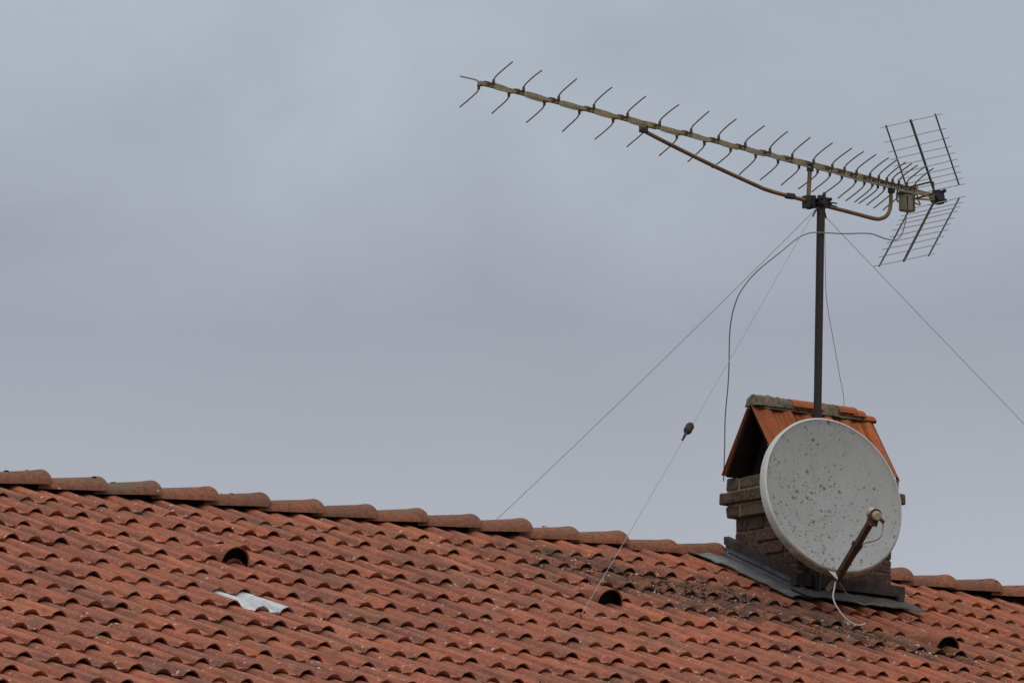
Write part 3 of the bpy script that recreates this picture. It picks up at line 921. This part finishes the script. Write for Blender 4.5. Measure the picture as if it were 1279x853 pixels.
for (u, z_, w, h) in ((3.975, 2.205, .045, .042), (5.812, 2.088, .034, .045), (5.197, 2.14, .030, .05), (5.045, 1.956, .06, .030)):
    mb = MB(); mb.box((u-w/2, BP-.017, z_-h/2), (u+w/2, BP+.017, z_+h/2), bev=.004)
    mb.build('arm_clamp', M['plastic'], ant, smooth=False)
# mast clamp: toothed jaws, U-bolt and nuts
mb = MB()
mb.box((5.155, BP-.026, 1.915), (5.325, BP-.013, 1.962), bev=.003)
mb.box((5.155, BP+.013, 1.915), (5.325, BP+.026, 1.962), bev=.003)
for u in (5.165, 5.195, 5.205):
    mb.box((u-.008, BP-.034, 1.902), (u+.008, BP+.03, 1.975), bev=.003)
for u in (5.208, 5.268):
    for z_ in (1.927, 1.951):
        mb.tube([(u, mast_b-.055, z_), (u, BP+.04, z_)], .005, 6)
        mb.tube([(u, mast_b-.050, z_), (u, mast_b-.040, z_)], .010, 6)
mb.bar((5.20, mast_b-.030, 1.939), (5.276, mast_b-.030, 1.939), .012, .045)
mb.tube([(5.285, BP-.02, 1.975), (5.287, BP-.02, 1.915)], .006, 6)
mb.tube([(5.30, BP-.02, 1.95), (5.345, BP-.06, 1.94)], .0045, 6); mb.tube([(5.31, BP-.01, 1.938), (5.35, BP-.05, 1.925)], .004, 6)
mb.tube([(5.238, mast_b-.028, 1.955), (5.2385, mast_b-.028, 1.99)], .008, 6)
mb.build('mast_clamp', M['plastic'], ant, smooth=False)

# balun box and folded dipole
mb = MB(); mb.box((5.885, BP-.028, 1.972), (5.977, BP+.028, 2.082), bev=.008)
bx = mb.build('balun_box', M['box'], ant)
mb = MB(); mb.box((5.880, BP-.031, 2.066), (5.982, BP+.031, 2.085), bev=.004); mb.box((5.905, BP-.033, 1.978), (5.909, BP+.033, 2.06)); mb.box((5.953, BP-.033, 1.978), (5.957, BP+.033, 2.06)); mb.build('box_lid', M['strut'], bx, smooth=False)
mb = MB()
lp = []
for sy in (-1, 1):
    mb.tube(smooth_path([(5.985, BP+sy*.012, 2.052), (5.99, BP+sy*.05, 2.056), (5.992, BP+sy*.135, 2.058), (5.994, BP+sy*.155, 2.075), (5.996, BP+sy*.155, 2.115), (5.998, BP+sy*.135, 2.132), (6.0, BP+sy*.02, 2.132), (6.0, BP, 2.132)], 4), .0052, 7)
mb.build('folded_dipole', M['strut'], ant)
mb = MB(); mb.tube(smooth_path([(6.0, BP-.013, 2.135), (6.0, BP-.014, 2.06), (6.02, BP-.014, 2.02), (5.98, BP-.01, 2.03)], 4), .0045, 6); mb.bar((5.99, BP, 2.055), (6.16, BP-.002, 2.066), .014, .010); mb.build('dipole_feed', M['alloy'], ant)

# corner reflector
hub = (6.165, BP, 2.083)
mb = MB(); mb.tube([(6.163, BP-.035, 2.083), (6.163, BP+.035, 2.083)], .030, 10)
mb.box((6.145, BP-.028, 2.045), (6.20, BP+.028, 2.125), bev=.006)
mb.tube([(6.185, BP-.034, 2.118), (6.185, BP-.046, 2.118)], .012, 6); mb.tube([(6.19, BP-.034, 2.062), (6.19, BP-.046, 2.062)], .012, 6)
mb.build('reflector_hub', M['plastic'], ant, smooth=False)
def panel(pa, pb, fr, lab):
    (ua, za), (ub, zb) = pa, pb
    mb = MB()
    for f in fr:
        u, z_ = ua+(ub-ua)*f, za+(zb-za)*f
        dw = rnd.uniform(-.006, .006)
        mb.tube([(u+dw*.3, BP-.262+dw, z_+rnd.uniform(-.003, .003)), (u, BP, z_), (u, BP+.262+dw, z_+rnd.uniform(-.003, .003))], .0028, 5)
    p = mb.build('reflector_panel', M['wirerod'], ant); p['label'] = lab
    for y, r in ((-.21, .0048), (0, .0075), (.21, .0048)):
        s = MB()
        e = (6.158, hub[2]) if y == 0 else (ub, zb)
        s.tube([(ua+(ua-ub)*.02, BP+y, za+(za-zb)*.02), (e[0], BP+y, e[1])], r, 7)
        s.build('reflector_strut', M['strut'], p)
    return p
panel((5.967, 2.506), (6.142, 2.122), (0, .205, .347, .455, .56, .66, .75, .83, .92, 1), 'upper half of the wire reflector grid')
panel((5.905, 1.688), (6.142, 2.044), (0, .17, .30, .42, .53, .64, .74, .82, .90, 1), 'lower half of the wire reflector grid')

# ------------------------------------------------------------------ cables and guy wires
def cable(name, pts, r, mat, label, cat, group=None, n=8, base=None):
    mb = MB(); mb.tube(smooth_path(pts, n), r, 6)
    return single(mb, name, mat, label, cat, base or pts[0], group)
cable('coaxial_cable', [(5.93, -.745, 1.972), (5.912, -.75, 1.91), (5.885, -.755, 1.845), (5.85, -.758, 1.805), (5.80, -.77, 1.788), (5.725, -.78, 1.787), (5.591, -.8, 1.797), (5.38, -.82, 1.769), (5.235, -.82, 1.757), (5.127, -.82, 1.744), (5.049, -.8, 1.706), (4.94, -.78, 1.619), (4.861, -.7, 1.53), (4.828, -.62, 1.456), (4.81, -.55, 1.363), (4.847, -.45, 1.221), (4.919, -.35, .967), (4.978, -.25, .756), (5.014, -.2, .582), (5.035, -.165, .40)],
      .0036, M['cable'], 'grey aerial cable looping from the antenna box down left of the chimney', 'cable')
def taut(a, b, sagd, n=24):
    a, b = Vector(a), Vector(b)
    return [tuple(a+(b-a)*t/n - Vector((0, 0, sagd*4*(t/n)*(1-t/n)))) for t in range(n+1)]
GW = 'guy wires bracing the antenna mast'
mt = (5.225, -.79, 1.90)
mb = MB(); mb.tube(taut((5.205, -.79, 1.90), (3.70, 2.9, slope_z(3.70, -2.9)), .05), .0017, 5)
single(mb, 'guy_wire', M['guy'], 'slack guy wire running down left from mast top to behind the ridge', 'guy wire', mt, GW)
w2e = (2.64, -1.835, slope_z(2.64, -1.835, .0))
a, b = Vector((5.19, -.79, 1.885)), Vector(w2e)
WT = .561
g2 = thing('guy_wire', 'guy wire with a brown egg insulator, ending beside the middle vent tile', 'guy wire', tuple(b), GW)
mb = MB(); mb.tube(taut(a, b, .012), .0017, 5); wr = mb.build('wire', M['guy'], g2)
mb = MB(); c = a+(b-a)*WT; d = (b-a).normalized()
mb.tube([c-d*.042, c-d*.034, c-d*.018, c, c+d*.018, c+d*.034, c+d*.042], [.010, .019, .024, .022, .024, .017, .008], 10)
mb.build('insulator', M['insul'], g2, angle=60)
mb = MB(); mb.tube([c+d*.04, c+d*.075], [.009, .007], 7); mb.tube([c+d*.085, c+d*.105], [.006, .005], 7); mb.build('wire_clip', M['plastic'], g2)
mb = MB(); mb.tube([b+Vector((0, 0, -.025)), b+Vector((0, 0, .006))], .004, 6); mb.build('anchor_hook', M['rust'], g2)
rr = Vector((6.78, -.79, .832)) - Vector((5.25, -.79, 1.87))
e3 = Vector((5.25, -.79, 1.87)) + rr*2.02
mb = MB(); mb.tube(taut((5.25, -.79, 1.87), tuple(e3), .01), .0017, 5)
single(mb, 'guy_wire', M['guy'], 'guy wire slanting down right from mast top to the picture edge', 'guy wire', tuple(e3), GW)
cable('guy_wire', [(5.263, -.79, 1.861), (5.30, -.75, 1.60), (5.44, -.6, 1.427), (5.67, -.4, 1.223), (5.80, -.3, 1.063), (5.874, -.25, .922), (5.90, -.17, .761), (5.90, -.15, .3)], .0017, M['guy'],
      'limp thin wire hanging right of the mast to behind the chimney cover', 'guy wire', GW)
# wire ties under the clamp
mb = MB()
for p, q in (((5.20, -.80, 1.90), (5.165, -.80, 1.845)), ((5.205, -.80, 1.90), (5.225, -.81, 1.85)), ((5.25, -.80, 1.90), (5.265, -.80, 1.845))):
    mb = MB(); mb.tube([p, q], .0045, 6); mb.build('wire_tie', M['plastic'], ant)

# ------------------------------------------------------------------ satellite dish
dc = Vector((5.011, -1.13, .212))
nh = Vector((-.231, -.973, 0)).normalized()
EL = R(16)
nrm = (nh*math.cos(EL) + Vector((0, 0, 1))*math.sin(EL)).normalized()
tx = Vector((0, 0, 1)).cross(nrm).normalized()     # points to the camera's right
ty = nrm.cross(tx).normalized()
RWX, RHY, DEP = .408, .450, .075
dish = thing('satellite_dish', 'round weathered off-white satellite dish speckled with lichen, fixed in front of the chimney', 'satellite dish', tuple(dc))
def DP(x, y, z_): return dc + tx*x + ty*y + nrm*z_
mb = MB(); nr, na = 14, 72; V = []
prof_r = [(i/nr) for i in range(nr+1)]
for r in prof_r:
    for k in range(na):
        a_ = 2*math.pi*k/na
        V.append(DP(RWX*r*math.cos(a_), RHY*r*math.sin(a_), DEP*(r*r-1)))
lipv = [(1.0, 0), (1.012, .004), (1.028, .002), (1.042, -.008), (1.046, -.052), (1.024, -.054)]
for s_, z_ in lipv[1:]:
    for k in range(na):
        a_ = 2*math.pi*k/na; V.append(DP(RWX*s_*math.cos(a_), RHY*s_*math.sin(a_), z_))
tot = len(V)//na
F = [(i*na+k, (i+1)*na+k, (i+1)*na+(k+1) % na, i*na+(k+1) % na) for i in range(tot-1) for k in range(na)]
mb.add(V, F)
mb.build('reflector', M['dish'], dish, angle=50)
mb = MB(); V = []
for s_, z_ in ((1.013, .0046), (1.029, .003), (1.0435, -.007), (1.0478, -.053)):
    for k in range(na):
        a_ = 2*math.pi*k/na; V.append(DP(RWX*s_*math.cos(a_), RHY*s_*math.sin(a_), z_))
mb.add(V, [(i*na+k, (i+1)*na+k, (i+1)*na+(k+1) % na, i*na+(k+1) % na) for i in range(3) for k in range(na)])
mb.build('rim', M['rim'], dish, angle=50)
mb = MB(); V = []
for r in prof_r:
    for k in range(na):
        a_ = 2*math.pi*k/na; V.append(DP(RWX*1.022*r*math.cos(a_), RHY*1.022*r*math.sin(a_), DEP*(r*r-1)-.012 - .012*r))
mb.add(V, [(i*na+(k+1) % na, (i+1)*na+(k+1) % na, (i+1)*na+k, i*na+k) for i in range(nr) for k in range(na)])
mb.build('reflector_back', M['dishback'], dish, angle=60)
# mounting
mb = MB()
bc = DP(0, -.02, -DEP-.03)
mb.bar(DP(0, .12, -DEP-.03), DP(0, -.16, -DEP-.03), .16, .05, tuple(nrm))
mb.bar(bc, (5.19, mast_b-.02, bc.z), .05, .07)
mb.box((5.14, mast_b-.045, bc.z-.08), (5.235, mast_b-.022, bc.z+.08), bev=.004)
mb.bar((5.187, mast_b, -.21), (5.187, cb0+.01, -.21), .05, .03); mb.bar((5.192, mast_b, .12), (5.192, cb0+.01, .12), .05, .03)
mb.build('mounting_bracket', M['rust'], dish, smooth=False)
# feed arm, from under the rim up to the LNB
pa = Vector((4.945, -1.235, -.262)); pl = Vector((4.868, -1.63, .035))
mb = MB(); mid = pa.lerp(pl, .52)+Vector((0, 0, -.0)); path = [Vector((4.905, -1.19, -.335)), pa, mid, pl+Vector((0, .03, -.03))]
mb.bar(path[0], path[1]+(path[1]-path[0])*.02, .036, .03); mb.bar(path[1], path[2], .038, .030); mb.bar(path[2], path[3], .033, .028)
mb.build('feed_arm', M['feed'], dish, smooth=False)
mb = MB(); dd = (mid-pa).normalized()
for p in (pa+dd*.0, mid):
    mb = MB(); mb.bar(p-dd*.014, p+dd*.014, .050, .040); mb.build('cable_tie', M['plastic'], dish, smooth=False)
mb = MB(); q0 = DP(-.055, -RHY*1.0, -.01)
mb.add([DP(-.11, -RHY*.985, -.008), DP(-.03, -RHY*1.0, -.008), DP(-.062, -RHY*1.14, .01), DP(-.11, -RHY*.985, -.014), DP(-.03, -RHY*1.0, -.014), DP(-.062, -RHY*1.14, .004)],
       [(0, 2, 1), (3, 4, 5), (0, 1, 4, 3), (1, 2, 5, 4), (2, 0, 3, 5)])
mb.build('rim_tab', M['dishback'], dish, smooth=False)
mb = MB(); ln_d = (dc+ty*.02-pl).normalized()
mb.tube([pl-ln_d*.035, pl-ln_d*.03, pl+ln_d*.01, pl+ln_d*.02, pl+ln_d*.05, pl+ln_d*.056], [.020, .026, .026, .022, .032, .026], 14)
lb = mb.build('lnb', M['lnb'], dish, angle=40)
mb = MB(); mb.tube([pl+ln_d*.0, pl-ln_d*.012], .036, 14); mb.tube([pl-ln_d*.02+Vector((.02, 0, -.01)), pl-ln_d*.02+Vector((.045, -.01, -.035))], .011, 8)
mb.bar(pl+Vector((0, .03, -.055)), pl+Vector((0, .01, .0)), .04, .05); mb.build('lnb_clamp', M['feed'], lb)
mb = MB(); mb.tube(smooth_path([pl+Vector((.045, -.01, -.035)), pl+Vector((.052, -.005, -.075)), pl+Vector((.05, .03, -.125)), mid+Vector((.04, -.01, .01)), mid+Vector((.018, -.012, -.02)), pa+Vector((.018, -.015, .03)), pa+Vector((.02, -.01, -.0))], 6), .0036, 6)
mb.build('feed_cable', M['cable_white'], dish)
sf = Vector((4.995, -1.405, slope_z(5.0, -1.405, .025)))
cable('white_cable', [(4.935, -1.23, -.265), (4.905, -1.25, -.32), (4.868, -1.28, -.385), (4.868, -1.32, -.45), (4.90, -1.36, -.512), (4.95, -1.39, -.54), tuple(sf)], .0046, M['cable_white'],
      'thick white cable end curling from the dish arm down onto the tiles', 'cable', 'cables hanging from the dish arm')
cable('white_cable', [(4.955, -1.22, -.265), (5.01, -1.19, -.30), (5.10, -1.14, -.335), (5.25, -1.08, -.37), (5.40, -1.02, slope_z(5.4, -1.02, .05)), (5.50, -.98, slope_z(5.5, -.98, .035))], .0036, M['cable'],
      'thin grey cable running from the dish arm to the lead flashing', 'cable', 'cables hanging from the dish arm')

for o in bpy.data.objects:
    if '_b' in o: del o['_b']
    if o.parent is not None and o.parent_type == 'OBJECT':
        pass
